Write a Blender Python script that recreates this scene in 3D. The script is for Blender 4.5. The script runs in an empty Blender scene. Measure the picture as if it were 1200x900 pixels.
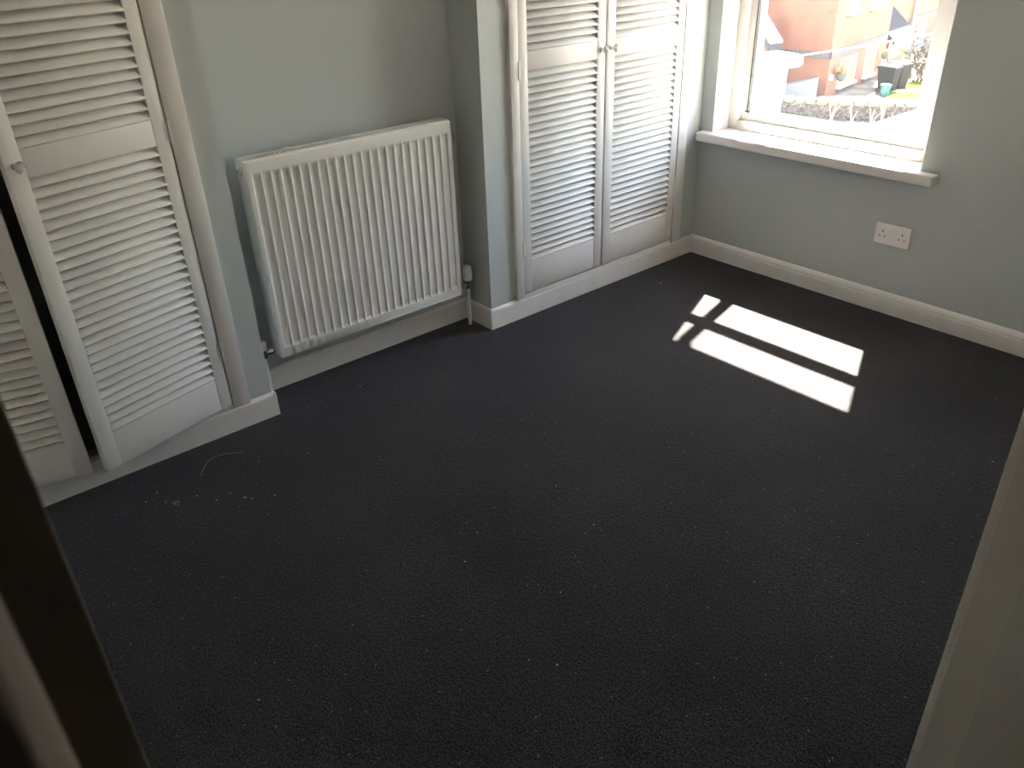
import bpy, bmesh, math, random
from mathutils import Vector, Matrix, Euler
random.seed(7)
S = bpy.context.scene
COL = S.collection
PI = math.pi

# ------------------------------------------------------------------ camera, sky, sun, exposure
F_PX, YAW, PITCH, ROLL = 951.194, -0.886791, 0.520654, -0.0374235
CAM = Vector((2.43081, -3.18329, 1.499215))
fwd = Vector((math.sin(YAW)*math.cos(PITCH), math.cos(YAW)*math.cos(PITCH), -math.sin(PITCH)))
right0 = Vector((math.cos(YAW), -math.sin(YAW), 0)); up0 = right0.cross(fwd)
RI = right0*math.cos(ROLL) + up0*math.sin(ROLL)
UP = -right0*math.sin(ROLL) + up0*math.cos(ROLL)
cd = bpy.data.cameras.new('camera'); cam = bpy.data.objects.new('camera', cd); COL.objects.link(cam)
m = Matrix((RI, UP, -fwd)).transposed().to_4x4(); m.translation = CAM
cam.matrix_world = m
cd.sensor_width = 36; cd.lens = F_PX/1200*36; cd.clip_start = 0.02; cd.clip_end = 300
cd.dof.use_dof = True; cd.dof.focus_distance = 2.7; cd.dof.aperture_fstop = 18
S.camera = cam

w = bpy.data.worlds.new('sky'); S.world = w; w.use_nodes = True
nt = w.node_tree; bg = nt.nodes['Background']
sky = nt.nodes.new('ShaderNodeTexSky'); sky.sky_type = 'NISHITA'; sky.sun_disc = False
SUN = Vector((0.43, -1.0, -1.80)).normalized()          # direction the sunlight travels
sky.sun_elevation = math.asin(-SUN.z); sky.sun_rotation = math.atan2(-SUN.x, -SUN.y)
sky.air_density = 1.0; sky.dust_density = 0.6; sky.ozone_density = 0.6
tint = nt.nodes.new('ShaderNodeMixRGB'); tint.blend_type = 'MULTIPLY'; tint.inputs[0].default_value = 1; tint.inputs[2].default_value = (1, .90, .74, 1)   # light summer haze
nt.links.new(sky.outputs[0], tint.inputs[1]); nt.links.new(tint.outputs[0], bg.inputs[0]); bg.inputs[1].default_value = 0.55
ld = bpy.data.lights.new('sun_offscreen', 'SUN'); lo = bpy.data.objects.new('sun_offscreen', ld); COL.objects.link(lo)
ld.energy = 26; ld.angle = math.radians(0.6); ld.color = (1, 0.93, 0.82)
lo.rotation_euler = SUN.to_track_quat('-Z', 'Y').to_euler(); lo.location = (-6, 14, 25)
vs = S.view_settings; vs.view_transform = 'Standard'; vs.look = 'None'; vs.gamma = 1
vs.use_curve_mapping = False; vs.exposure = 2.55
S.cycles.max_bounces = 12; S.cycles.diffuse_bounces = 8; S.cycles.transparent_max_bounces = 16

# ------------------------------------------------------------------ helpers
def ray(px, py): return (fwd*F_PX + RI*(px-600) - UP*(py-450)).normalized()
def on_z(px, py, z):
    v = ray(px, py); return CAM + v*((z-CAM.z)/v.z)
def on_plane(px, py, p, n):
    v = ray(px, py); return CAM + v*((p-CAM).dot(n)/v.dot(n))

MATS = {}
def mat(name, col, rough=0.5, metal=0.0, spec=0.5, noise=0.0, nscale=30, bump=0.0, bscale=200, coat=0.0, sheen=0.0):
    if name in MATS: return MATS[name]
    M = bpy.data.materials.new(name); M.use_nodes = True; t = M.node_tree; b = t.nodes['Principled BSDF']
    b.inputs['Base Color'].default_value = (*col, 1); b.inputs['Roughness'].default_value = rough
    b.inputs['Metallic'].default_value = metal; b.inputs['Specular IOR Level'].default_value = spec
    b.inputs['Coat Weight'].default_value = coat; b.inputs['Sheen Weight'].default_value = sheen
    tc = t.nodes.new('ShaderNodeTexCoord')
    if noise:
        n = t.nodes.new('ShaderNodeTexNoise'); n.inputs['Scale'].default_value = nscale; n.inputs['Detail'].default_value = 5
        r = t.nodes.new('ShaderNodeValToRGB'); e = r.color_ramp.elements
        e[0].position = .3; e[1].position = .7
        e[0].color = (*[c*(1-noise) for c in col], 1); e[1].color = (*[min(1, c*(1+noise)) for c in col], 1)
        t.links.new(tc.outputs['Object'], n.inputs['Vector']); t.links.new(n.outputs['Fac'], r.inputs['Fac'])
        t.links.new(r.outputs['Color'], b.inputs['Base Color'])
    if bump:
        n2 = t.nodes.new('ShaderNodeTexNoise'); n2.inputs['Scale'].default_value = bscale; n2.inputs['Detail'].default_value = 4
        bp = t.nodes.new('ShaderNodeBump'); bp.inputs['Strength'].default_value = bump; bp.inputs['Distance'].default_value = .002
        t.links.new(tc.outputs['Object'], n2.inputs['Vector']); t.links.new(n2.outputs['Fac'], bp.inputs['Height'])
        t.links.new(bp.outputs['Normal'], b.inputs['Normal'])
    MATS[name] = M; return M

def box(bm, a, b, mtx=None):
    lo_ = [min(a[i], b[i]) for i in range(3)]; hi = [max(a[i], b[i]) for i in range(3)]
    vs_ = [bm.verts.new((x, y, z)) for x in (lo_[0], hi[0]) for y in (lo_[1], hi[1]) for z in (lo_[2], hi[2])]
    for f in ((0,1,3,2),(4,6,7,5),(0,4,5,1),(2,3,7,6),(0,2,6,4),(1,5,7,3)): bm.faces.new([vs_[i] for i in f])
    if mtx is not None: bmesh.ops.transform(bm, matrix=mtx, verts=vs_)
    return vs_
def rings(bm, rs, close=True, cap=True):
    """rs: list of rings (lists of points), skinned together"""
    V = [[bm.verts.new(p) for p in r] for r in rs]; n = len(V[0])
    for i in range(len(V)-1):
        for j in range(n if close else n-1):
            k = (j+1) % n; bm.faces.new((V[i][j], V[i][k], V[i+1][k], V[i+1][j]))
    if cap and close:
        bm.faces.new(V[0][::-1]); bm.faces.new(V[-1])
    return V
def lathe(bm, prof, c=(0,0,0), axis='z', n=16, squash=None):
    c = Vector(c); rs = []
    for r, h in prof:
        ring = []
        for j in range(n):
            a = 2*PI*j/n; p = (r*math.cos(a), r*math.sin(a), h)
            if axis == 'x': p = (p[2], p[0], p[1])
            if axis == 'y': p = (p[1], p[2], p[0])
            ring.append(c+Vector(p))
        rs.append(ring)
    return rings(bm, rs)
def tube(bm, pts, r, n=10):
    pts = [Vector(p) for p in pts]; rs = []; prev = None
    for i, p in enumerate(pts):
        d = (pts[min(i+1, len(pts)-1)]-pts[max(i-1, 0)]).normalized()
        u = Vector((0,0,1)) if abs(d.z) < .9 else Vector((1,0,0))
        if prev is not None: u = prev
        a = d.cross(u).normalized(); b = a.cross(d).normalized(); prev = b
        rr = r[i] if isinstance(r, (list, tuple)) else r
        rs.append([p+(a*math.cos(2*PI*j/n)+b*math.sin(2*PI*j/n))*rr for j in range(n)])
    rings(bm, rs)
def extrude_profile(bm, prof, a, b):
    """prof: list of Vector offsets swept from a to b"""
    a = Vector(a); b = Vector(b)
    rings(bm, [[a+Vector(p) for p in prof], [b+Vector(p) for p in prof]])
def bevel(bm, wd, seg=2):
    bmesh.ops.remove_doubles(bm, verts=bm.verts, dist=1e-6)
    bmesh.ops.bevel(bm, geom=list(bm.edges), offset=wd, segments=seg, affect='EDGES', profile=.5, clamp_overlap=True)
def mesh(name, bm, m_, smooth=False):
    bmesh.ops.recalc_face_normals(bm, faces=bm.faces)
    me = bpy.data.meshes.new(name); bm.to_mesh(me); bm.free(); me.materials.append(m_)
    if smooth:
        me.polygons.foreach_set('use_smooth', [True]*len(me.polygons))
        me.set_sharp_from_angle(angle=math.radians(38))
    return me
def obj(name, bm, m_, parent=None, loc=None, rot=None, smooth=False):
    me = bm if isinstance(bm, bpy.types.Mesh) else mesh(name, bm, m_, smooth)
    o = bpy.data.objects.new(name, me); COL.objects.link(o)
    if parent is not None: o.parent = parent
    if loc is not None: o.location = loc
    if rot is not None: o.rotation_euler = rot
    return o
def tag(o, label, cat, group=None, kind=None):
    o['label'] = label; o['category'] = cat
    if group: o['group'] = group
    if kind: o['kind'] = kind
    return o
def struct(name, bm, m_, label, cat, smooth=False): return tag(obj(name, bm, m_, smooth=smooth), label, cat, kind='structure')
def thing(name, label, cat, loc=(0,0,0), rotz=0, group=None):
    o = bpy.data.objects.new(name, None); COL.objects.link(o); o.empty_display_size = .1
    o.location = loc; o.rotation_euler = (0, 0, rotz); return tag(o, label, cat, group)
B = bmesh.new
def bxs(*bs, bev=0, seg=2):
    bm = B()
    for a, b in bs:
        if bev:
            t = B(); box(t, a, b); bevel(t, bev, seg); me = bpy.data.meshes.new('t'); t.to_mesh(me); t.free(); bm.from_mesh(me); bpy.data.meshes.remove(me)
        else: box(bm, a, b)
    return bm

# ------------------------------------------------------------------ materials
wallp = mat('duck_egg_wall_paint', (.515, .55, .545), .62, noise=.025, nscale=3, bump=.12, bscale=90, spec=.35)
gloss = mat('white_gloss_paint', (.71, .69, .665), .36, noise=.015, nscale=8, bump=.05, bscale=60, spec=.3)
gloss2 = mat('white_gloss_skirting', (.78, .765, .74), .3, noise=.04, nscale=14, bump=.08, bscale=40)
ceilp = mat('white_ceiling_paint', (.88, .87, .85), .9)
plain = mat('white_wall_paint', (.84, .82, .79), .8)
upvc = mat('white_window_plastic', (.72, .705, .68), .25)
radp = mat('white_radiator_enamel', (.78, .765, .74), .24, coat=.3)
chrome = mat('chrome', (.75, .75, .74), .18, 1.0)
brass = mat('aged_brass', (.55, .42, .25), .3, 1.0)
dark = mat('dark_rubber', (.03, .03, .03), .6)
plastic = mat('socket_plastic', (.84, .81, .79), .3)
trvwhite = mat('valve_head_plastic', (.86, .83, .78), .4, noise=.08, nscale=60)
trvgrey = mat('valve_body_grey', (.12, .12, .12), .45)
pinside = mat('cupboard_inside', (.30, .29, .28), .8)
brownp = mat('dark_brown_door_paint', (.22, .185, .16), .7, noise=.12, nscale=12, bump=.3, bscale=120)
hallp = mat('hall_wall_paint', (.40, .36, .31), .8)
liningp = mat('door_lining_paint', (.74, .72, .67), .5, noise=.03, nscale=9, bump=.08, bscale=40)

def crystal_mat():
    M = bpy.data.materials.new('cut_glass_knob'); M.use_nodes = True; b = M.node_tree.nodes['Principled BSDF']
    b.inputs['Base Color'].default_value = (.75, .74, .72, 1); b.inputs['Roughness'].default_value = .05
    b.inputs['Transmission Weight'].default_value = .7; b.inputs['IOR'].default_value = 1.5; return M
crystal = crystal_mat()
def glass_mat(name, dust, tint=(1, 1, 1)):
    M = bpy.data.materials.new(name); M.use_nodes = True; t = M.node_tree; t.nodes.clear()
    out = t.nodes.new('ShaderNodeOutputMaterial'); tr = t.nodes.new('ShaderNodeBsdfTransparent'); tr.inputs[0].default_value = (*tint, 1)
    gl = t.nodes.new('ShaderNodeBsdfGlossy'); gl.inputs['Roughness'].default_value = .02
    lw_ = t.nodes.new('ShaderNodeLayerWeight'); pw = t.nodes.new('ShaderNodeMath'); pw.operation = 'POWER'; pw.inputs[1].default_value = 5
    fr = t.nodes.new('ShaderNodeMath'); fr.operation = 'MULTIPLY_ADD'; fr.inputs[1].default_value = .9; fr.inputs[2].default_value = .03
    t.links.new(lw_.outputs['Facing'], pw.inputs[0]); t.links.new(pw.outputs[0], fr.inputs[0])
    mx = t.nodes.new('ShaderNodeMixShader'); t.links.new(fr.outputs[0], mx.inputs[0]); t.links.new(tr.outputs[0], mx.inputs[1]); t.links.new(gl.outputs[0], mx.inputs[2])
    td = t.nodes.new('ShaderNodeBsdfTranslucent'); td.inputs[0].default_value = (.9, .88, .85, 1)
    m2 = t.nodes.new('ShaderNodeMixShader'); m2.inputs[0].default_value = dust
    t.links.new(mx.outputs[0], m2.inputs[1]); t.links.new(td.outputs[0], m2.inputs[2]); t.links.new(m2.outputs[0], out.inputs[0])
    return M
glass = glass_mat('window_glass', .002)

def carpet_mat():
    M = bpy.data.materials.new('charcoal_carpet'); M.use_nodes = True; t = M.node_tree; b = t.nodes['Principled BSDF']
    b.inputs['Roughness'].default_value = 1; b.inputs['Specular IOR Level'].default_value = .08
    b.inputs['Sheen Weight'].default_value = .25; b.inputs['Sheen Roughness'].default_value = .5; b.inputs['Sheen Tint'].default_value = (.5, .5, .55, 1)
    tc = t.nodes.new('ShaderNodeTexCoord')
    def noise(s, d, ro=.6):
        n = t.nodes.new('ShaderNodeTexNoise'); n.inputs['Scale'].default_value = s; n.inputs['Detail'].default_value = d
        n.inputs['Roughness'].default_value = ro; t.links.new(tc.outputs['Object'], n.inputs['Vector']); return n
    n1 = noise(200, 2.5, .75); n2 = noise(2.2, 3); n3 = noise(75, 2)
    r = t.nodes.new('ShaderNodeValToRGB'); e = r.color_ramp.elements
    e[0].position = .40; e[0].color = (.0070, .0069, .0073, 1); e[1].position = .62; e[1].color = (.052, .050, .0505, 1)
    t.links.new(n1.outputs['Fac'], r.inputs['Fac'])
    r2 = t.nodes.new('ShaderNodeValToRGB'); e = r2.color_ramp.elements
    e[0].position = .3; e[0].color = (.8, .8, .8, 1); e[1].position = .7; e[1].color = (1.18, 1.17, 1.15, 1)
    t.links.new(n2.outputs['Fac'], r2.inputs['Fac'])
    mx = t.nodes.new('ShaderNodeMixRGB'); mx.blend_type = 'MULTIPLY'; mx.inputs[0].default_value = 1
    t.links.new(r.outputs[0], mx.inputs[1]); t.links.new(r2.outputs[0], mx.inputs[2])
    v = t.nodes.new('ShaderNodeTexVoronoi'); v.inputs['Scale'].default_value = 42; t.links.new(tc.outputs['Object'], v.inputs['Vector'])
    r3 = t.nodes.new('ShaderNodeValToRGB'); e = r3.color_ramp.elements
    e[0].position = .07; e[0].color = (1, 1, 1, 1); e[1].position = .13; e[1].color = (0, 0, 0, 1)
    t.links.new(v.outputs['Distance'], r3.inputs['Fac'])
    sc_ = t.nodes.new('ShaderNodeSeparateColor'); t.links.new(v.outputs['Color'], sc_.inputs[0])
    gt = t.nodes.new('ShaderNodeMath'); gt.operation = 'GREATER_THAN'; gt.inputs[1].default_value = .72; t.links.new(sc_.outputs[0], gt.inputs[0])
    ml = t.nodes.new('ShaderNodeMath'); ml.operation = 'MULTIPLY'; t.links.new(r3.outputs[0], ml.inputs[0]); t.links.new(gt.outputs[0], ml.inputs[1])
    mx2 = t.nodes.new('ShaderNodeMixRGB'); mx2.inputs[2].default_value = (.13, .13, .13, 1)
    t.links.new(ml.outputs[0], mx2.inputs[0]); t.links.new(mx.outputs[0], mx2.inputs[1])
    t.links.new(mx2.outputs[0], b.inputs['Base Color'])
    ad = t.nodes.new('ShaderNodeMath'); ad.operation = 'ADD'; t.links.new(n1.outputs['Fac'], ad.inputs[0]); t.links.new(n3.outputs['Fac'], ad.inputs[1])
    bp = t.nodes.new('ShaderNodeBump'); bp.inputs['Strength'].default_value = .6; bp.inputs['Distance'].default_value = .006
    t.links.new(ad.outputs[0], bp.inputs['Height']); t.links.new(bp.outputs['Normal'], b.inputs['Normal'])
    return M
carpet = carpet_mat()

# ------------------------------------------------------------------ room shell
XW, YB, H = 2.25, -3.60, 2.40           # right wall plane, back wall plane, ceiling
WX = -0.012                             # plaster of the cupboard wall (skirting face is x = 0)
WY = 0.012                              # plaster of the window wall
AX = -0.185                             # plaster at the back of the alcove
AY0, AY1 = -2.278, -1.286               # alcove sides
DEEP = -0.70
struct('floor', bxs(((DEEP-.1, YB-.1, -.12), (XW+1.4, .012, 0))), carpet, 'dark charcoal pile carpet covering the whole bedroom floor', 'floor')
struct('ceiling', bxs(((DEEP-.1, YB-.1, H), (XW+1.4, .31, H+.1))), ceilp, 'plain white painted bedroom ceiling overhead', 'ceiling')
LC = dict(y0=-3.40, y1=-2.36, top=2.06)  # left cupboard outer frame
RC = dict(y0=-1.157, y1=-.10, top=2.06)  # right cupboard outer frame
th = .07
lw = bxs(((WX-th, YB-.1, 0), (WX, LC['y0']+.004, H)), ((WX-th, LC['y1']-.004, 0), (WX, AY0, H)),
         ((WX-th, AY1, 0), (WX, RC['y0']+.004, H)), ((WX-th, RC['y1']-.004, 0), (WX, WY+.3, H)),
         ((WX-th, LC['y0'], LC['top']), (WX, LC['y1'], H)), ((WX-th, RC['y0'], RC['top']), (WX, RC['y1'], H)),
         ((WX-th, LC['y0'], -.05), (WX, LC['y1'], .085)), ((WX-th, RC['y0'], -.05), (WX, RC['y1'], .085)),
         ((AX, AY0-.06, 0), (WX-th, AY0, H)), ((AX, AY1, 0), (WX-th, AY1+.06, H)),
         ((AX-.08, AY0-.06, 0), (AX, AY1+.06, H)))
struct('wall_left', lw, wallp, 'duck egg blue wall with a recessed radiator alcove between two cupboards', 'wall')
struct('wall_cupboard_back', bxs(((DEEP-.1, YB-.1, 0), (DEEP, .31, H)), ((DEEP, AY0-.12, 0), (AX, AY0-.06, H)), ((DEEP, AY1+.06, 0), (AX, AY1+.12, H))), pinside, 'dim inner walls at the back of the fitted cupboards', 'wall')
struct('wall_back', bxs(((DEEP, YB-.1, 0), (XW+1.4, YB, H))), plain, 'plain white end wall behind the open bedroom door', 'wall')
# window wall (inner leaf, closer, outer leaf) with its opening
OX0, OX1, OZ0, OZ1 = .058, 1.052, .575, 1.95
def wall_hole(y0, y1, x0, x1, z0, z1, xa=DEEP, xb=XW+1.4, za=0, zb=H):
    return [((xa, y0, za), (x0, y1, zb)), ((x1, y0, za), (xb, y1, zb)), ((x0, y0, za), (x1, y1, z0)), ((x0, y0, z1), (x1, y1, zb))]
struct('wall_window', bxs(*wall_hole(WY, .19, OX0, OX1, OZ0, OZ1)), wallp, 'duck egg blue wall holding the white window and double socket', 'wall')
extw = mat('cream_masonry_paint', (.80, .74, .64), .8, noise=.05, nscale=20, bump=.4, bscale=60)
struct('wall_outside', bxs(*wall_hole(.19, .31, .085, 1.01, .60, 2.08, za=-4.9, zb=3.2)), extw, 'cream painted outer masonry around the bedroom window', 'wall')
# right wall with doorway, hall beyond
DY0, DY1, DH = -3.24, -2.39, 2.03
struct('wall_right', bxs(((XW, YB, 0), (XW+.12, DY0, H)), ((XW, DY1, 0), (XW+.12, WY, H)), ((XW, DY0, DH), (XW+.12, DY1, H))), plain, 'plain white wall pierced by the bedroom doorway', 'wall')
struct('wall_hall', bxs(((XW+1.3, YB, 0), (XW+1.4, WY, H)), ((XW+.12, -1.6, 0), (XW+1.3, -1.5, H))), hallp, 'dim beige landing walls outside the bedroom doorway', 'wall')

# skirtings
def skirt(name, segs, label, prof='square', hb=.0895):
    bm = B()
    for a, b, n in segs:           # from a to b along the wall line, n = normal into the room
        n = Vector(n)
        if prof == 'ogee':
            P = [(0, 0), (.013, 0), (.013, .060), (.0105, .0635), (.0105, .066), (.012, .069), (.009, .078), (.004, .087), (.0, .0905)]
        else:
            P = [(0, 0), (.012, 0), (.012, .078), (.010, .084), (.004, hb), (0, hb)]
        extrude_profile(bm, [n*d+Vector((0, 0, z)) for d, z in P], a, b)
    return struct(name, bm, gloss2, label, 'skirting board', smooth=False)
skirt('baseboard_left', [((WX, YB, 0), (WX, AY0+.0112, 0), (1, 0, 0)), ((AX, AY0, 0), (WX+.0112, AY0, 0), (0, 1, 0))], 'white skirting board running under the left louvred cupboard', hb=.0895)
skirt('baseboard_alcove', [((AX, AY0, 0), (AX, AY1, 0), (1, 0, 0))], 'white skirting board along the alcove behind the radiator', hb=.0895)
skirt('baseboard_right', [((WX, AY1-.0112, 0), (WX, WY, 0), (1, 0, 0)), ((AX, AY1, 0), (WX+.0112, AY1, 0), (0, -1, 0))], 'white skirting board running under the cupboard beside the window', hb=.0895)
skirt('baseboard_window', [((WX, WY, 0), (XW, WY, 0), (0, -1, 0))], 'white moulded skirting board under the window and the double socket', 'ogee')
skirt('baseboard_back', [((WX, YB, 0), (XW, YB, 0), (0, 1, 0))], 'white skirting board along the end wall by the open door', 'ogee')
skirt('baseboard_doorway', [((XW, DY1+.07, 0), (XW, WY, 0), (-1, 0, 0))], 'white skirting board along the wall beside the doorway', 'ogee')

# ------------------------------------------------------------------ louvred cupboards
LEAF_W, LEAF_TOP = .4625, 2.005
PITCHZ = .0278
slat_me = {}
def slat_mesh(wd):
    if wd not in slat_me:
        t = B(); box(t, (-.0033, -wd/2, -.0190), (.0033, wd/2, .0190)); bevel(t, .0026, 2)
        slat_me[wd] = mesh('slat', t, gloss, True)
    return slat_me[wd]
def leaf(parent, hinge_y, sgn, ang, zb, mid0, mid1, rail, width, x0=0.0):
    """leaf hinged at hinge_y, stretching along sgn*y, front face at x0, opened by ang into the room"""
    st, t = .046, .028
    W = width-.004
    def Y(u): return sgn*u
    bm = B()
    for u0, u1 in ((.002, st), (W-st, W)):
        tt = bxs(((-t, Y(u0), zb), (0, Y(u1), LEAF_TOP)), bev=.0025); me = bpy.data.meshes.new('t'); tt.to_mesh(me); tt.free(); bm.from_mesh(me); bpy.data.meshes.remove(me)
    d = obj('door', bm, gloss, parent, loc=(x0, hinge_y, 0), rot=(0, 0, -sgn*ang), smooth=True)
    for z0, z1 in ((zb+.001, rail), (mid0, mid1), (LEAF_TOP-.075, LEAF_TOP-.001)):
        obj('rail', bxs(((-t+.001, Y(st-.001), z0), (-.0012, Y(W-st+.001), z1)), bev=.002), gloss, d, smooth=True)
    sm = slat_mesh(round(W-2*st+.006, 4))
    def fill(z0, z1):
        n = round((z1-z0)/PITCHZ); p = (z1-z0)/n
        for i in range(n):
            o = obj('slat', sm, gloss, d, loc=(-.0135, Y(W/2), z0+(i+.5)*p+.001), rot=(0, math.radians(-43), 0))
    fill(rail, mid0); fill(mid1, LEAF_TOP-.075)
    # cut glass knob on its chrome rose
    ky = Y(W-st*.52); kz = (mid0+mid1)/2 + .0
    k = B(); lathe(k, [(.0095, 0), (.0095, .003), (.006, .005), (.0045, .012), (.0065, .016)], (0, ky, kz), 'x', 14)
    rose = obj('knob_rose', k, chrome, d, smooth=True)
    k = B(); lathe(k, [(.006, .015), (.0125, .019), (.0155, .026), (.0125, .033), (.0065, .037), (.001, .0375)], (0, ky, kz), 'x', 10)
    obj('knob', k, crystal, d)['label'] = 'small faceted glass knob'
    for hz in (.30, 1.0, 1.75):
        k = B(); lathe(k, [(.004, -.032), (.004, .032)], (.003, Y(-.001), hz+zb-.1), 'z', 8); box(k, (-.001, Y(.001), hz+zb-.132), (.0012, Y(.013), hz+zb-.068))
        obj('hinge', k, gloss, d, smooth=True)
    return d
def cupboard(y0, y1, label, doors, jl=.042, jr=.042):
    c = thing('louvred_cupboard', label, 'cupboard', (0, (y0+y1)/2, .09), 0, 'fitted louvred cupboards')
    yc = (y0+y1)/2; zc = .09
    # frame: two jambs, head and sill strip
    bm = bxs(((-.05, y0-yc, 0), (.004, y0-yc+jl, 2.06-zc)), ((-.05, y1-yc-jr, 0), (.004, y1-yc, 2.06-zc)),
             ((-.05, y0-yc+jl, 2.01-zc), (.004, y1-yc-jr, 2.06-zc)), bev=.003)
    obj('frame', bm, gloss, c, smooth=True)
    obj('sill', bxs(((-.05, y0-yc+jl, -.02), (-.002, y1-yc-jr, .014)), bev=.003), gloss, c, smooth=True)
    # dark carcass floor and hanging shelf seen through the gap
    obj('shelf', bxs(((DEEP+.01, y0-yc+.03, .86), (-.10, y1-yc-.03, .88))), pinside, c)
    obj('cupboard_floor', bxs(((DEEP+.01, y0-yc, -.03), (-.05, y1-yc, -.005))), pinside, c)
    for hy, s, a, zb, m0, m1, r, wd in doors:
        leaf(c, hy-yc, s, a, zb-zc, m0-zc, m1-zc, r-zc, wd)
    return c
LEAF_TOP = 2.005-.09
cupboard(RC['y0'], RC['y1'], 'white louvred cupboard with both doors shut, beside the window',
         [(-1.115, 1, 0, .108, 1.0, 1.069, .248, .4655), (-.162, -1, 0, .108, 1.0, 1.069, .243, .486)], .042, .062)
cupboard(LC['y0'], LC['y1'], 'white louvred cupboard with both doors hanging ajar, by the bedroom door',
         [(-2.42, -1, math.radians(15.3), .106, .976, 1.047, .222, .4625), (-3.348, 1, math.radians(11.0), .104, .976, 1.047, .205, .4625)], .05, .06)

# ------------------------------------------------------------------ radiator
RY0, RY1, RZ0, RZ1, RXF = -2.196, -1.395, .169, .866, -.066
RXB = -.132
rad = thing('radiator', 'white fluted panel radiator with top grille in the alcove', 'radiator', (AX, (RY0+RY1)/2, RZ0))
def R(p): return (p[0]-AX, p[1]-(RY0+RY1)/2, p[2]-RZ0)
bm = B()
# front sheet: a grid of heights, vertical recesses with sloped ends
NG = 23; pit = .0335; g0 = (RY0+RY1)/2-(NG-1)/2*pit+.001
ys = [(RY0, 0)]
for i in range(NG):
    c = g0+i*pit
    ys += [(c-.0152, 0), (c-.0106, 1), (c+.0106, 1), (c+.0152, 0)]
ys.append((RY1, 0))
zs = [(RZ0+.004, 0), (RZ0+.036, 0), (RZ0+.046, 1), (RZ1-.053, 1), (RZ1-.043, 0), (RZ1-.004, 0)]
grid = [[bm.verts.new(R((RXF-.0055*a*b, y, z))) for z, b in zs] for y, a in ys]
for i in range(len(ys)-1):
    for j in range(len(zs)-1):
        bm.faces.new((grid[i][j], grid[i+1][j], grid[i+1][j+1], grid[i][j+1]))
rim = [R((RXF-.016, y, z)) for y, z in ((RY0, RZ0+.004), (RY1, RZ0+.004), (RY1, RZ1-.004), (RY0, RZ1-.004))]
# edge returns
def strip(bm, pts, dx):
    a = [bm.verts.new(p) for p in pts]; b = [bm.verts.new((p[0]+dx, p[1], p[2])) for p in pts]
    for i in range(len(pts)-1): bm.faces.new((a[i], a[i+1], b[i+1], b[i]))
strip(bm, [R((RXF, y, zs[0][0])) for y, _ in ys], -.014); strip(bm, [R((RXF, y, zs[-1][0])) for y, _ in ys], -.014)
strip(bm, [R((RXF, RY0, z)) for z, _ in zs], -.014); strip(bm, [R((RXF, RY1, z)) for z, _ in zs], -.014)
bmesh.ops.remove_doubles(bm, verts=bm.verts, dist=1e-5)
bmesh.ops.bevel(bm, geom=list(bm.edges), offset=.0015, segments=2, affect='EDGES', profile=.5, clamp_overlap=True)
obj('front_panel', bm, radp, rad, smooth=True)
obj('back_panel', bxs((R((RXB, RY0+.01, RZ0+.01)), R((RXB+.006, RY1-.01, RZ1-.012)))), radp, rad)
for y0, y1 in ((RY0-.001, RY0+.004), (RY1-.004, RY1+.001)):
    obj('side_panel', bxs((R((RXB, y0, RZ0+.006)), R((RXF-.008, y1, RZ1))), bev=.0015), radp, rad, smooth=True)
# top grille: frame bars with slots between cross bars
bm = bxs((R((RXB, RY0, RZ1-.008)), R((RXB+.010, RY1, RZ1))), (R((RXF-.019, RY0, RZ1-.008)), R((RXF-.008, RY1, RZ1))),
         (R((RXB+.010, RY0, RZ1-.008)), R((RXF-.019, RY0+.028, RZ1))), (R((RXB+.010, RY1-.028, RZ1-.008)), R((RXF-.019, RY1, RZ1))))
gr = obj('top_grille', bm, radp, rad)
nb = 58; cb = mesh('grille_bar', bxs(((-.020, -.0026, -.003), (.020, .0026, .003))), radp)
for i in range(nb):
    y = RY0+.028+(RY1-RY0-.056)*(i+.5)/nb
    obj('grille_bar', cb, radp, gr, loc=R(((RXB+.010+RXF-.019)/2, y, RZ1-.0035)))
bm = B(); tube(bm, [R((RXB+.012, RY0+.155, RZ1)), R((RXB+.022, RY0+.170, RZ1+.006)), R((RXB+.030, RY0+.19, RZ1+.002))], .004, 8)
obj('grille_clip', bm, radp, gr, smooth=True)
# convector fins between the panels
bm = B()
for i in range(40):
    y = RY0+.03+(RY1-RY0-.06)*i/39
    box(bm, R((RXB+.008, y-.0006, RZ0+.05)), R((RXF-.018, y+.0006, RZ1-.03)))
o = obj('convector_fins', bm, radp, rad); o['kind'] = 'stuff'
for y, dy in ((RY0, -1), (RY1, 1)):
    bm = B(); lathe(bm, [(.0145, -.004), (.0145, .004*1), (.009, .006), (.009, .013), (.004, .0135)][::1], (0, 0, 0), 'y', 8)
    o = obj('vent_plug', bm, chrome, rad, loc=R((RXB+.036, y, RZ1-.036)), rot=(0, 0, 0 if dy > 0 else PI), smooth=True)
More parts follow.
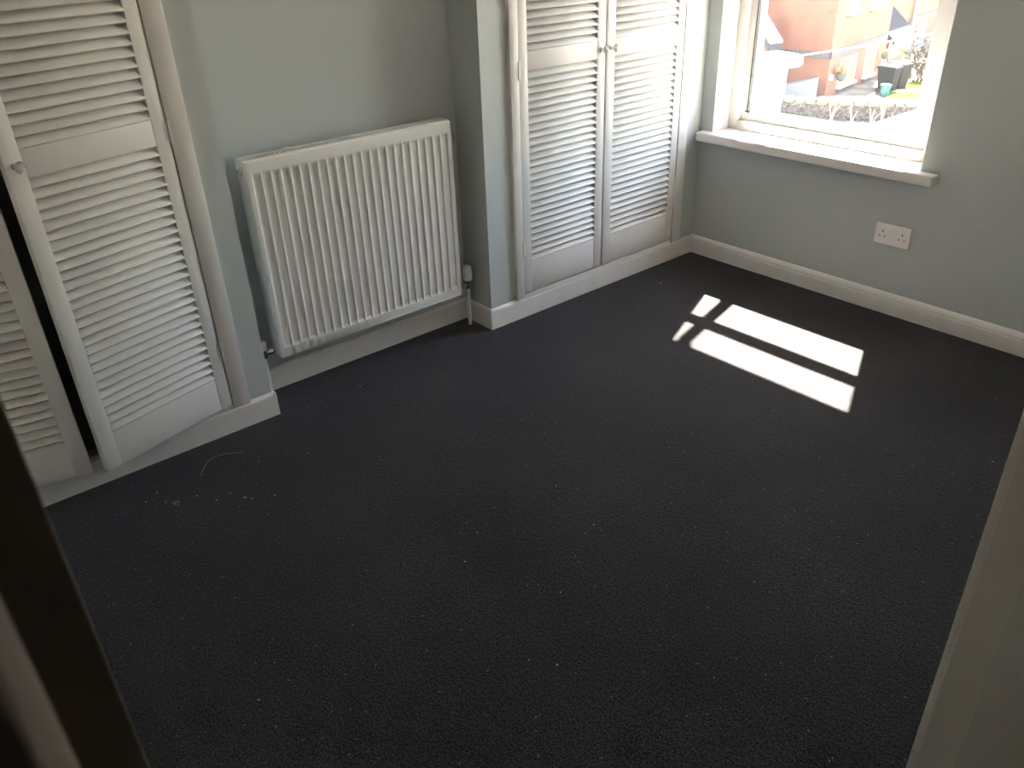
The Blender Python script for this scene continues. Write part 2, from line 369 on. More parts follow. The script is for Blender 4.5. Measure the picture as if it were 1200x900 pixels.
# thermostatic valve on the right
VX, VY = -.110, RY1+.066
bm = B(); lathe(bm, [(.0165, .0), (.0185, .006), (.0185, .012), (.0172, .016), (.0185, .020), (.0185, .052), (.0150, .062), (.006, .066)], R((VX, VY, .204)), 'z', 14)
tv = obj('valve_head', bm, trvwhite, rad, smooth=True)
bm = B()
for i in range(7):
    a = 2*PI*i/7; c = Vector(R((VX, VY, .230)))+Vector((math.cos(a), math.sin(a), 0))*.0185
    box(bm, (-.002, -.003, -.014), (.002, .003, .014), Matrix.Translation(c) @ Matrix.Rotation(a, 4, 'Z'))
obj('grip_rib', bm, trvwhite, tv)
bm = B(); lathe(bm, [(.012, .168), (.015, .172), (.015, .186), (.017, .188), (.017, .203), (.010, .2045)], R((VX, VY, 0)), 'z', 12)
obj('valve_body', bm, trvgrey, rad, smooth=True)
bm = B(); lathe(bm, [(.010, -.058), (.010, -.030), (.0125, -.029), (.0125, -.012), (.009, -.011), (.009, 0)], R((VX, VY, .186)), 'y', 8)
obj('valve_tail', bm, chrome, rad, smooth=True)
bm = B(); lathe(bm, [(.0075, .0), (.0075, .17)], R((VX, VY, .002)), 'z', 12)
obj('supply_pipe', bm, gloss2, rad, smooth=True)
# lockshield valve on the left
LY = RY0-.040
bm = B(); lathe(bm, [(.009, 0), (.009, .012), (.0125, .013), (.0125, .028), (.010, .029), (.010, .04)], R((VX, LY, .192)), 'y', 8)
obj('lockshield_tail', bm, chrome, rad, smooth=True)
bm = B(); lathe(bm, [(.011, .172), (.013, .176), (.013, .204), (.010, .206)], R((VX, LY-.004, 0)), 'z', 10)
obj('lockshield_body', bm, chrome, rad, smooth=True)
bm = B(); lathe(bm, [(.0135, .205), (.0135, .232), (.010, .236)], R((VX, LY-.004, 0)), 'z', 12)
obj('lockshield_cap', bm, plastic, rad, smooth=True)
bm = B(); lathe(bm, [(.0075, .0), (.0075, .175)], R((VX, LY-.004, .002)), 'z', 12)
obj('return_pipe', bm, gloss2, rad, smooth=True)
for y in (RY0+.12, RY1-.12):
    obj('wall_bracket', bxs((R((AX+.0005, y-.015, RZ0+.05)), R((RXB+.004, y+.015, RZ1-.06)))), radp, rad)

# ------------------------------------------------------------------ window
win = B()
FY0, FY1 = .150, .190
GX0, GX1, GZ0, TZ0, TZ1, GZ1 = .145, .920, .692, 1.368, 1.454, 1.820
SILLZ = .605
def frame_boxes(y0, y1):
    return [((OX0, y0, SILLZ-.005), (GX0, y1, OZ1)), ((GX1, y0, SILLZ-.005), (OX1, y1, OZ1)), ((GX0, y0, SILLZ-.005), (GX1, y1, GZ0-.018)),
            ((GX0, y0, TZ0), (GX1, y1, TZ1)), ((GX0, y0, GZ1), (GX1, y1, OZ1))]
t = bxs(*frame_boxes(FY0, FY1), bev=.004)
wn = struct('window_1', t, upvc, 'white plastic framed window above the sill, overlooking brick houses', 'window', smooth=True)
# inner frame lip (wider, nearer the room), reveal bead, sloping glazing bead, gasket, panes
obj('window_frame', bxs(((OX0, .128, SILLZ), (OX0+.050, .152, OZ1)), ((OX1-.060, .128, SILLZ), (OX1, .152, OZ1)), ((OX0+.05, .128, SILLZ), (OX1-.06, .152, SILLZ+.042)), ((OX0+.05, .128, OZ1-.05), (OX1-.06, .152, OZ1)), bev=.003), upvc, wn, smooth=True)
obj('reveal_bead', bxs(((OX0, .094, SILLZ), (OX0+.008, .104, OZ1)), ((OX1-.008, .094, SILLZ), (OX1, .104, OZ1)), bev=.002), gloss, wn, smooth=True)
obj('reveal_lining', bxs(((OX0-.001, WY, SILLZ), (OX0+.004, .13, OZ1)), ((OX1-.004, WY, SILLZ), (OX1+.001, .13, OZ1)), ((OX0, WY, OZ1-.004), (OX1, .13, OZ1+.001))), gloss, wn)
bm = B()
extrude_profile(bm, [Vector(p) for p in ((0, .150, GZ0-.028), (0, .146, GZ0-.026), (0, .146, GZ0-.016), (0, .170, GZ0), (0, .190, GZ0), (0, .190, GZ0-.028))], (GX0, 0, 0), (GX1, 0, 0))
obj('glazing_bead', bm, upvc, wn)
obj('gasket', bxs(((GX0-.001, .147, GZ0-.004), (GX0+.0035, .168, TZ0)), ((GX0-.010, .1455, GZ0-.008), (GX0+.012, .150, GZ0-.003))), dark, wn)
for z0, z1 in ((GZ0-.01, TZ0+.01), (TZ1-.01, GZ1+.01)):
    obj('pane', bxs(((GX0-.01, .170, z0), (GX1+.01, .174, z1))), glass, wn)
obj('outer_cill', bxs(((.06, .185, .585), (1.03, .36, .612)), bev=.004), upvc, wn, smooth=True)
# window board
bm = bxs(((OX0+.003, WY-.001, .563), (OX1-.003, .15, SILLZ)), )
bb = bxs(((.005, -.040, .563), (1.122, WY+.0005, SILLZ)), bev=.006, seg=3); me = bpy.data.meshes.new('t'); bb.to_mesh(me); bb.free(); bm.from_mesh(me)
struct('trim_1', bm, gloss2, 'white gloss painted window board below the window', 'window sill', smooth=True)
bm = B(); lathe(bm, [(.0, 0), (.014, .0005), (.012, .002), (.0, .003)], (0, 0, 0), 'z', 12)
bmesh.ops.scale(bm, vec=(1.3, .7, 1), verts=bm.verts)
tag(obj('paper_scrap', bm, mat('grey_smudge', (.35, .32, .28), .8), loc=(.165, .098, SILLZ)), 'small grey scrap lying on the window board by the frame', 'scrap')

# ------------------------------------------------------------------ double socket
sk = thing('wall_socket', 'white double plug socket on the wall below the window', 'socket', (.996, WY, .333))
obj('faceplate', bxs(((-.073, -.010, -.043), (.073, 0, .043)), bev=.0035, seg=3), plastic, sk, smooth=True)
for sx in (-1, 1):
    obj('screw', bxs(((sx*.0595-.0035, -.0112, -.0035), (sx*.0595+.0035, -.0095, .0035)), bev=.001), plastic, sk, smooth=True)
    obj('rocker_switch', bxs(((sx*.0105-.0065, -.0135, .012), (sx*.0105+.0065, -.0095, .030)), bev=.0015), plastic, sk, smooth=True)
    cx = sx*.041
    for dx, dz, wx, wz in ((0, .011, .0022, .0042), (-.011, -.0095, .0034, .002), (.011, -.0095, .0034, .002)):
        obj('pin_slot', bxs(((cx+dx-wx, -.0103, dz-wz), (cx+dx+wx, -.0090, dz+wz))), dark, sk)

# ------------------------------------------------------------------ doorway lining, open door
def lining(name, boxes, m_, label): return struct(name, bxs(*boxes, bev=.002), m_, label, 'door frame', smooth=True)
lining('trim_2', [((XW-.002, -2.420, 0), (XW+.122, DY1+.002, DH)), ((XW+.040, -2.432, 0), (XW+.122, -2.418, DH)),
                  ((XW-.016, -2.395, 0), (XW, -2.33, DH+.06)), ((XW+.12, -2.414, 0), (XW+.136, -2.35, DH+.06))], liningp, 'pale painted door lining on the latch side of the doorway')
lining('trim_3', [((XW-.002, DY0-.002, 0), (XW+.122, -3.212, DH)), ((XW+.040, -3.214, 0), (XW+.122, -3.1865, DH)),
                  ((XW+.12, -3.27, 0), (XW+.136, -3.204, DH+.06)), ((XW-.016, -3.29, 0), (XW, -3.22, DH+.06))], brownp, 'dark brown door lining on the hinge side of the doorway')
lining('trim_4', [((XW-.002, -3.24, DH-.03), (XW+.122, -2.39, DH))], liningp, 'pale painted head of the bedroom doorway')
d = thing('door', 'dark brown bedroom door standing wide open against its frame', 'door', (XW-.004, -3.209, .008), math.radians(7))
obj('door_leaf', bxs(((-.74, 0, 0), (0, .037, 1.975)), bev=.001), brownp, d, smooth=True)
for hz in (.22, 1.72):
    bm = B(); lathe(bm, [(.006, -.045), (.006, .045)], (.006, .004, hz), 'z', 10); obj('hinge', bm, brass, d, smooth=True)
bm = B(); lathe(bm, [(.026, 0), (.026, .004), (.010, .006), (.010, .035), (.024, .042), (.027, .052), (.020, .064), (.004, .067)], (-.68, .037, 1.0), 'y', 18)
obj('door_knob', bm, brass, d, smooth=True)

# ------------------------------------------------------------------ lint and crumbs on the carpet
lintm = mat('pale_lint', (.42, .41, .40), .9)
def lint_mesh(seed):
    r = random.Random(seed); bm = B()
    bmesh.ops.create_icosphere(bm, subdivisions=1, radius=.0028)
    for v in bm.verts: v.co = Vector((v.co.x*r.uniform(.7, 2.0), v.co.y*r.uniform(.5, 1.1), v.co.z*r.uniform(.3, .7)))
    return mesh('lint', bm, lintm)
lm = [lint_mesh(i) for i in range(5)]
spots = [(287, 583, 1.1), (295, 584, .8), (322, 580, .9), (270, 578, .8), (254, 586, .9), (205, 589, 1.3), (171, 588, 1), (184, 577, 1), (231, 581, .9),
         (361, 531, .9), (303, 541, .7), (303, 820, .9), (653, 779, 1.0), (657, 694, .8), (545, 658, .8), (559, 624, .6), (631, 685, .5), (774, 332, 1.5), (696, 615, .7),
         (441, 399, .8), (652, 569, .6), (620, 773, .6), (1163, 541, .9), (900, 443, .7), (527, 397, 1.0), (422, 453, .8), (360, 478, .9)]
for i, (px, py, s) in enumerate(spots):
    p = on_z(px, py, .0015)
    o = obj('lint_fleck', lm[i % 5], lintm, loc=p, rot=(0, 0, random.uniform(0, 6)))
    o.scale = (s, s, s)
    near = py > 570 and px < 330
    tag(o, 'pale crumb of fluff on the carpet below the ajar cupboard doors' if near else 'tiny pale fleck of fluff on the open charcoal carpet', 'fluff', 'fluff by the ajar cupboard' if near else 'fluff on the carpet')
bm = B()
for i in range(14):
    p = on_z(random.uniform(192, 212), random.uniform(586, 593), .002)
    bmesh.ops.create_icosphere(bm, subdivisions=1, radius=random.uniform(.002, .0045), matrix=Matrix.Translation(p) @ Matrix.Scale(.5, 4, (0, 0, 1)))
tag(obj('fluff_clump', bm, mat('grey_fluff', (.16, .16, .165), 1)), 'grey clump of carpet fluff before the ajar cupboard doors', 'fluff', kind='stuff')
bm = B(); tube(bm, [on_z(x, y, .003) for x, y in ((235, 558), (238, 550), (243, 541), (252, 535), (262, 532), (274, 531), (286, 530))], .0007, 5)
tag(obj('loose_thread', bm, mat('grey_thread', (.30, .30, .30), .9)), 'thin curved grey thread lying on the carpet near the cupboard', 'thread')

# ================================================================== outside
G = -4.8
def K(x, y): return (880+x*.183333, y*.183333)
def brick_mat(name, c1, c2, mortar):
    M = bpy.data.materials.new(name); M.use_nodes = True; t = M.node_tree; b = t.nodes['Principled BSDF']; b.inputs['Roughness'].default_value = .9
    tc = t.nodes.new('ShaderNodeTexCoord'); mp = t.nodes.new('ShaderNodeMapping'); mp.inputs['Rotation'].default_value = (PI/2, 0, 0)
    sp = t.nodes.new('ShaderNodeSeparateXYZ'); cb_ = t.nodes.new('ShaderNodeCombineXYZ'); ad = t.nodes.new('ShaderNodeMath'); ad.operation = 'ADD'
    t.links.new(tc.outputs['Object'], sp.inputs[0]); t.links.new(sp.outputs[0], ad.inputs[0]); t.links.new(sp.outputs[1], ad.inputs[1])
    t.links.new(ad.outputs[0], cb_.inputs[0]); t.links.new(sp.outputs[2], cb_.inputs[1])
    br = t.nodes.new('ShaderNodeTexBrick'); br.inputs['Scale'].default_value = 1; br.inputs['Brick Width'].default_value = .225; br.inputs['Row Height'].default_value = .075
    br.inputs['Mortar Size'].default_value = .006; br.inputs['Color1'].default_value = (*c1, 1); br.inputs['Color2'].default_value = (*c2, 1); br.inputs['Mortar'].default_value = (*mortar, 1)
    t.links.new(cb_.outputs[0], br.inputs['Vector'])
    n = t.nodes.new('ShaderNodeTexNoise'); n.inputs['Scale'].default_value = .9; n.inputs['Detail'].default_value = 5; t.links.new(tc.outputs['Object'], n.inputs['Vector'])
    r = t.nodes.new('ShaderNodeValToRGB'); e = r.color_ramp.elements; e[0].position = .35; e[0].color = (.80, .78, .78, 1); e[1].position = .65; e[1].color = (1.08, 1.05, 1.02, 1)
    t.links.new(n.outputs['Fac'], r.inputs['Fac'])
    mx = t.nodes.new('ShaderNodeMixRGB'); mx.blend_type = 'MULTIPLY'; mx.inputs[0].default_value = 1
    t.links.new(br.outputs['Color'], mx.inputs[1]); t.links.new(r.outputs[0], mx.inputs[2]); t.links.new(mx.outputs[0], b.inputs['Base Color'])
    return M
brick = brick_mat('orange_brick', (.25, .100, .062), (.22, .085, .052), (.24, .14, .10))
slate = mat('slate_roof', (.060, .058, .064), .9, spec=0, noise=.2, nscale=6)
stone_d = mat('dark_garden_stone', (.10, .088, .08), .95, noise=.45, nscale=9, bump=.8, bscale=12)
stone_l = mat('pale_coping_stone', (.26, .21, .15), .9, spec=0, noise=.2, nscale=5)
white = mat('white_exterior_paint', (.75, .75, .75), .5)
cream = mat('cream_fascia', (.62, .52, .37), .6)
lawn_reflect = mat('yellow_lawn_reflection', (.42, .36, .08), .7, noise=.25, nscale=1.5)  # reflection of the sunlit lawn, painted into the pane colour
darkglass = mat('dark_house_glass', (.14, .16, .17), .12)
grass = mat('sunny_lawn', (.075, .10, .014), 1, spec=0, noise=.25, nscale=2)
gravel = mat('pale_rubble_ground', (.20, .165, .135), 1, spec=0, noise=.35, nscale=1.6)
paving = mat('pale_paving', (.28, .25, .21), .9, spec=0, noise=.1, nscale=3)
band = mat('grey_brick_band', (.09, .08, .082), .9, noise=.15, nscale=5)

struct('ground', bxs(((-70, .31, G-.3), (60, 110, G))), gravel, 'pale rubble ground between the house and the garden wall', 'ground')
# --- nearer brick house
hd = math.radians(-9.5)
A = Vector((math.sin(hd), math.cos(hd), 0)); Bv = Vector((-A.y, A.x, 0))      # A recedes along the windowed face, Bv runs left
C0 = on_z(*K(468, 630), G)
NR = Vector((A.y, -A.x, 0))                                                     # outward normal of the windowed face
def uvR(x, y, p0=None):
    p0 = C0 if p0 is None else p0
    p = on_plane(*K(x, y), p0, NR); return (p-p0).dot(A), p.z-G
LA = uvR(805, 612)[0]
def house_frame(name, label, cat, p0):
    o = thing(name, label, cat, p0, math.atan2(A.y, A.x)); return o            # local x = A, local y = Bv, z up
def add_window(h, u0, u1, z0, z1, fill, bars=1, name='window'):
    f = .07
    bm = bxs(((u0, -.03, z0), (u0+f, .05, z1)), ((u1-f, -.03, z0), (u1, .05, z1)), ((u0, -.03, z1-f), (u1, .05, z1)), ((u0, -.03, z0), (u1, .05, z0+f)),
             *[((u0+(u1-u0)*(i+1)/(bars+1)-f*.5, -.03, z0), (u0+(u1-u0)*(i+1)/(bars+1)+f*.5, .05, z1)) for i in range(bars)])
    wv = obj(name, bm, white, h)
    n = bars+1
    for i in range(n):
        a = u0+(u1-u0)*i/n; b = u0+(u1-u0)*(i+1)/n
        obj('pane', bxs(((a+.02, -.005, z0+.02), (b-.02, .012, z1-.02))), fill, wv)
    obj('window_sill', bxs(((u0-.08, -.14, z0-.10), (u1+.08, .03, z0))), white, wv)
    obj('sill_course', bxs(((u0-.04, -.02, z0-.22), (u1+.04, .03, z0-.10))), band, wv)
h1 = house_frame('brick_house', 'orange brick house with a grey band, just beyond the stone garden wall', 'house', C0)
EAVE = 5.6
obj('wall', bxs(((0, 0, 0), (LA, 9, EAVE))), brick, h1)
bm = B(); rings(bm, [[(-.3, -.35, EAVE), (-.3, 9.3, EAVE), (-.3, 4.5, EAVE+2.6)], [(LA+.3, -.35, EAVE), (LA+.3, 9.3, EAVE), (LA+.3, 4.5, EAVE+2.6)]])
obj('roof', bm, slate, h1)
zb = uvR(600, 322)[1]
obj('band_course', bxs(((-.04, -.04, zb-.14), (LA*.99, .02, zb+.10)), ((-.04, -.04, zb-.14), (.02, 9.02, zb+.10))), band, h1)
def quad(pts, p0=None):
    uv = [uvR(*p, p0) for p in pts]; us = sorted(u for u, _ in uv); vz = sorted(v for _, v in uv)
    n = len(us)//2; return sum(us[:n])/n, sum(us[n:])/(len(us)-n), sum(vz[:n])/n, sum(vz[n:])/(len(vz)-n)
a = quad([(570, 375), (672, 340), (658, 508), (553, 545)]); add_window(h1, *a, lawn_reflect, 1)
a2 = quad([(735, 305), (798, 290), (780, 460), (718, 483)]); add_window(h1, *a2, lawn_reflect, 0)
u0, z0 = uvR(622, 78); u1, _ = uvR(682, 62); add_window(h1, u0, u1, z0, z0+1.25, darkglass, 1)
u0, z0 = uvR(770, 45); u1, _ = uvR(853, 30); add_window(h1, u0, u1, z0, z0+1.25, mat('net_curtain_glass', (.35, .38, .42), .3), 0)
u, z = uvR(508, 495); bm = B(); lathe(bm, [(.13, 0), (.13, .06), (.05, .08)], (0, 0, 0), 'y', 14); obj('wall_vent', bm, white, h1, loc=(u, 0, z), rot=(0, 0, PI), smooth=True)
u, z = uvR(850, 402); u = min(u, LA-.2); obj('meter_box', bxs(((LA-.25, -.12, z-.25), (LA-.02, 0, z+.2))), white, h1)
# ramp wedge against the left hand face
bm = B(); rings(bm, [[(-.9, .3, 0), (-.02, .3, 0), (-.02, .3, .75), (-.9, .3, .75)], [(-.9, 3.0, 0), (-.02, 3.0, 0), (-.02, 3.0, .06), (-.9, 3.0, .06)]])
obj('ramp_wall', bm, mat('grey_render', (.26, .255, .25), .9), h1)
# hanging baskets
def basket(pos, label, s=1.0):
    t = thing('hanging_basket', label, 'flower basket', pos)
    bm = B(); lathe(bm, [(.05*s, -.28*s), (.17*s, -.2*s), (.22*s, -.02*s), (.22*s, 0)], (0, 0, 0), 'z', 12); obj('bowl', bm, mat('dark_basket', (.08, .09, .08), .9), t, smooth=True)
    r = random.Random(3)
    for i in range(12):
        bm = B(); bmesh.ops.create_icosphere(bm, subdivisions=1, radius=.09*s)
        obj('flower', bm, mat('orange_flowers', (.75, .22, .08), .8), t, loc=(r.uniform(-.17, .17)*s, r.uniform(-.17, .17)*s, r.uniform(.02, .2)*s))
    bm = B(); tube(bm, [(0, 0, .0), (0, 0, .55*s)], .012, 6); obj('chain', bm, mat('dark_basket', (.08, .09, .08)), t)
p = on_plane(*K(578, 470), C0+NR*.3, NR); basket(p, 'hanging basket of orange flowers by the twin yellow window')
p = on_plane(*K(860, 348), C0+NR*.3, NR); basket(p, 'hanging basket of orange flowers at the far corner of the brick house', .75)

# --- house behind, seen past the corner
P2 = C0+A*(LA+6)-NR*1.5
h2 = house_frame('brick_house', 'orange brick house with a slate lean-to and white downpipe, beyond the bins', 'house', P2)
UH = (C0+A*(LA+1.2)-P2).dot(A)
obj('wall', bxs(((UH, 0, 0), (26, 8, 6.4))), brick, h2)
bm = B(); rings(bm, [[(UH-.1, -.35, 6.4), (UH-.1, 8.3, 6.4), (UH-.1, 4, 9)], [(26.3, -.35, 6.4), (26.3, 8.3, 6.4), (26.3, 4, 9)]]); obj('roof', bm, slate, h2)
q5 = quad([(1064, 150), (1112, 132), (1100, 268), (1045, 290)], P2); add_window(h2, *q5, darkglass, 1)
u, z = uvR(1100, 110, P2); obj('band_course', bxs(((u-2.2, -.05, z-.16), (u+4, .02, z+.16))), band, h2)
ud, _ = uvR(1022, 150, P2); bm = B(); lathe(bm, [(.085, 0), (.085, 6.4)], (ud, -.12, 0), 'z', 10); obj('downpipe', bm, white, h2, smooth=True)
u, z = uvR(1110, 330, P2); obj('white_door', bxs(((u-.2, -.08, z-1.2), (u+.8, .02, z+.55))), white, h2)
# lean-to standing proud of that wall
PL = P2 + NR*1.2
q6 = quad([(884, 268), (940, 255), (936, 335), (880, 352)], PL)
ua, zf = uvR(868, 250, PL); ua = max(ua, UH+.2); ub, _ = uvR(1022, 225, PL)
zf = uvR(945, 240, PL)[1]
obj('lean_to_wall', bxs(((ua+.15, -1.2, 0), (ub-.15, .02, zf))), brick, h2)
bm = B(); rings(bm, [[(ua-.1, -1.45, zf-.02), (ua-.1, 0, zf+1.25), (ua-.1, 0, zf+1.12), (ua-.1, -1.45, zf-.14)], [(ub+.1, -1.45, zf-.02), (ub+.1, 0, zf+1.25), (ub+.1, 0, zf+1.12), (ub+.1, -1.45, zf-.14)]])
obj('lean_to_roof', bm, slate, h2)
obj('fascia', bxs(((ua-.12, -1.53, zf-.30), (ub+.12, -1.44, zf+.02))), cream, h2)
wv0 = [q6[0], q6[1], q6[2], q6[3]]
f_ = .06
wo = obj('window', bxs(((wv0[0], -1.26, wv0[2]), (wv0[0]+f_, -1.18, wv0[3])), ((wv0[1]-f_, -1.26, wv0[2]), (wv0[1], -1.18, wv0[3])), ((wv0[0], -1.26, wv0[3]-f_), (wv0[1], -1.18, wv0[3])), ((wv0[0], -1.26, wv0[2]), (wv0[1], -1.18, wv0[2]+f_)), (((wv0[0]+wv0[1])/2-.03, -1.26, wv0[2]), ((wv0[0]+wv0[1])/2+.03, -1.18, wv0[3]))), white, h2)
for a_, b_ in ((wv0[0], (wv0[0]+wv0[1])/2), ((wv0[0]+wv0[1])/2, wv0[1])): obj('pane', bxs(((a_+.02, -1.22, wv0[2]+.02), (b_-.02, -1.19, wv0[3]-.02))), darkglass, wo)
obj('window_sill', bxs(((wv0[0]-.06, -1.34, wv0[2]-.09), (wv0[1]+.06, -1.18, wv0[2]))), white, wo)

# --- lawn, path, bins, tub, shrub
L0 = on_z(*K(830, 640), G)
def poly_slab(name, pts, z, m_, label, cat):
    bm = B(); b_ = [Vector((p.x, p.y, G)) for p in pts]
    rings(bm, [b_, [p+Vector((0, 0, z)) for p in b_]]); return struct(name, bm, m_, label, cat)
poly_slab('lawn', [on_z(*K(*p), G) for p in ((845, 655), (1220, 700), (1220, 520), (930, 540))], .06, grass, 'bright sunlit lawn beside the brick house', 'lawn')
poly_slab('garden_path', [on_z(*K(*p), G) for p in ((850, 600), (900, 585), (1220, 572), (1220, 588))], .075, paving, 'pale paved path crossing the lawn by the bins', 'path')
def bin_(pos, rz, label, hgt=1.0):
    t = thing('wheelie_bin', label, 'bin', pos, rz, 'bins by the brick house')
    mb = mat('dark_bin_plastic', (.022, .022, .025), .9, spec=.1)
    bm = B(); rings(bm, [[(-.22, -.25, .06), (.22, -.25, .06), (.22, .25, .06), (-.22, .25, .06)], [(-.29, -.34, hgt-.1), (.29, -.34, hgt-.1), (.29, .34, hgt-.1), (-.29, .34, hgt-.1)]]); obj('body', bm, mb, t)
    bm = B(); rings(bm, [[(-.31, -.37, hgt-.1), (.31, -.37, hgt-.1), (.31, .38, hgt-.1), (-.31, .38, hgt-.1)], [(-.30, -.35, hgt-.05), (.30, -.35, hgt-.05), (.30, .37, hgt-.02), (-.30, .37, hgt-.02)], [(-.22, -.25, hgt), (.22, -.25, hgt), (.24, .3, hgt+.02), (-.24, .3, hgt+.02)]]); obj('lid', bm, mb, t)
    bm = B(); lathe(bm, [(.02, -.25), (.02, .25)], (0, .42, hgt-.12), 'x', 8); obj('handle', bm, mb, t, smooth=True)
    for s in (-1, 1):
        bm = B(); lathe(bm, [(.1, -.03), (.1, .03)], (s*.25, .22, .1), 'x', 14); obj('wheel', bm, dark, t, smooth=True)
bp0 = on_z(*K(862, 590), G)
bin_(bp0, hd+PI/2+.2, 'dark wheelie bin standing next to the teal tub'); bin_(bp0+A*.85+NR*.10, hd+PI/2, 'dark wheelie bin on the lawn side of its twin')
pt = on_z(*K(834, 612), G)+NR*.1
t = thing('garden_tub', 'small teal plastic tub on the ground by the bins', 'tub', pt)
bm = B(); lathe(bm, [(.14, 0), (.18, .36), (.20, .36), (.20, .39), (.17, .39)], (0, 0, 0), 'z', 14); obj('tub_body', bm, mat('teal_plastic', (.03, .13, .13), .5), t, smooth=True)
bm = B(); lathe(bm, [(.205, .39), (.205, .415), (.09, .45)], (0, 0, 0), 'z', 14); obj('tub_lid', bm, mat('teal_plastic', (.03, .13, .13)), t, smooth=True)
def shrub(pos, rx, rz, m_, label, n, seed):
    t = thing('garden_shrub', label, 'shrub', pos); r = random.Random(seed)
    bm = B()
    for i in range(n):
        c = Vector((r.gauss(0, .45)*rx, r.gauss(0, .45)*rx, abs(r.gauss(.5, .3))*rz)); s = r.uniform(.07, .15)
        mt = Matrix.Translation(c) @ Euler((r.uniform(0, 6), r.uniform(0, 6), 0)).to_matrix().to_4x4()
        vs_ = [bm.verts.new(mt @ Vector(p)) for p in ((-s, 0, 0), (0, s*.5, 0.02), (s, 0, 0), (0, -s*.5, .02))]; bm.faces.new(vs_)
    o = obj('foliage', bm, m_, t); o['kind'] = 'stuff'
    bm = B()
    for i in range(5): tube(bm, [(0, 0, 0), (r.uniform(-.5, .5)*rx, r.uniform(-.5, .5)*rx, rz*.8)], .02, 5)
    obj('stems', bm, mat('twig_brown', (.16, .11, .08), .9), t)
leafb = mat('brown_leaves', (.10, .078, .066), .9, noise=.4, nscale=4); leafy = mat('yellow_flowers', (.70, .60, .08), .8); leafg = mat('green_leaves', (.13, .19, .05), .8)
shrub(on_z(*K(1005, 556), G)+A*1.2, .55, 1.5, leafb, 'tall brownish shrub growing on the lawn past the bins', 260, 1)
shrub(on_z(*K(1040, 590), G)+NR*.8, .4, .5, leafy, 'low yellow flowering shrub before the brownish one', 160, 2)
shrub(on_z(*K(955, 555), G)+A*2.2-NR*.5, .2, .8, leafg, 'small green shrub right behind the wheelie bins', 140, 3)

# --- stone garden wall with coping stones
W0 = on_z(*K(190, 748), G); W1 = on_z(*K(1160, 790), G)
ud_ = (W1-W0); WL = ud_.length; ud_.normalize()
gw = thing('garden_wall', 'low rough dark stone wall with pale coping, crossing before the brick house', 'garden wall', W0, math.atan2(ud_.y, ud_.x))
bm = B(); nx, nz = 90, 7; HWALL = .50; rr = random.Random(5)
gf = [[bm.verts.new((WL*i/nx, rr.uniform(-.05, .05), HWALL*j/nz)) for j in range(nz+1)] for i in range(nx+1)]
gb = [[bm.verts.new((WL*i/nx, .42+rr.uniform(-.03, .03), HWALL*j/nz)) for j in range(nz+1)] for i in range(nx+1)]
for i in range(nx):
    for j in range(nz):
        bm.faces.new((gf[i][j], gf[i+1][j], gf[i+1][j+1], gf[i][j+1])); bm.faces.new((gb[i+1][j], gb[i][j], gb[i][j+1], gb[i+1][j+1]))
    bm.faces.new((gf[i][nz], gf[i+1][nz], gb[i+1][nz], gb[i][nz]))
obj('wall_body', bm, stone_d, gw)
x = 0
while x < WL-.1:
    wd = rr.uniform(.28, .52); bm = B(); bmesh.ops.create_icosphere(bm, subdivisions=2, radius=1)
    for v in bm.verts:
        c = v.co; v.co = Vector((math.copysign(abs(c.x)**.6, c.x)*wd*.5, math.copysign(abs(c.y)**.6, c.y)*.27, math.copysign(abs(c.z)**.7, c.z)*.11)) * rr.uniform(.95, 1.05)
    obj('coping_stone', bm, stone_l, gw, loc=(x+wd/2, .21+rr.uniform(-.03, .03), HWALL+.05+rr.uniform(-.02, .03)), rot=(rr.uniform(-.1, .1), rr.uniform(-.08, .08), rr.uniform(-.1, .1)), smooth=True); x += wd*.97
# pale verge behind the wall
poly_slab('verge', [on_z(*K(*p), G) for p in ((380, 640), (835, 668), (835, 622), (480, 610))], .02, paving, 'pale gravel verge between the garden wall and the brick house', 'verge')

# --- white rendered gate pillar, outhouse roof
pp = on_z(*K(118, 738), G)
t = thing('gate_pillar', 'white rendered gate pillar with a broad cap at the wall end', 'pillar', pp, hd)
obj('shaft', bxs(((-.30, -.30, 0), (.30, .30, 1.62)), bev=.02), white, t, smooth=True)
bm = B(); rings(bm, [[(-.62*s_, -.62*s_, z_), (.62*s_, -.62*s_, z_), (.62*s_, .62*s_, z_), (-.62*s_, .62*s_, z_)] for s_, z_ in ((.9, 1.62), (1, 1.70), (1, 1.92), (.8, 2.02), (.4, 2.08))]); obj('cap', bm, white, t)
po = on_z(*K(118, 345), G+1.75); po.z = G
t = thing('outhouse', 'small brick outhouse with a white verge, next to the gate pillar', 'outhouse', po, hd)
bm = B(); rings(bm, [[(-2.5, y_, 0), (-.14, y_, 0), (-.14, y_, 1.80), (-2.5, y_, 3.86)] for y_ in (.05, .5)]); obj('wall', bm, brick, t)
bm = B(); rings(bm, [[(-2.6, y_, 4.02), (0, y_, 1.72), (0, y_, 2.12), (-2.6, y_, 4.42)] for y_ in (0, .55)]); obj('roof', bm, slate, t)
bm = B(); rings(bm, [[(-2.62, y_, 4.42), (.02, y_, 2.09), (.02, y_, 2.17), (-2.62, y_, 4.53)] for y_ in (-.04, .58)]); obj('verge_board', bm, white, t)

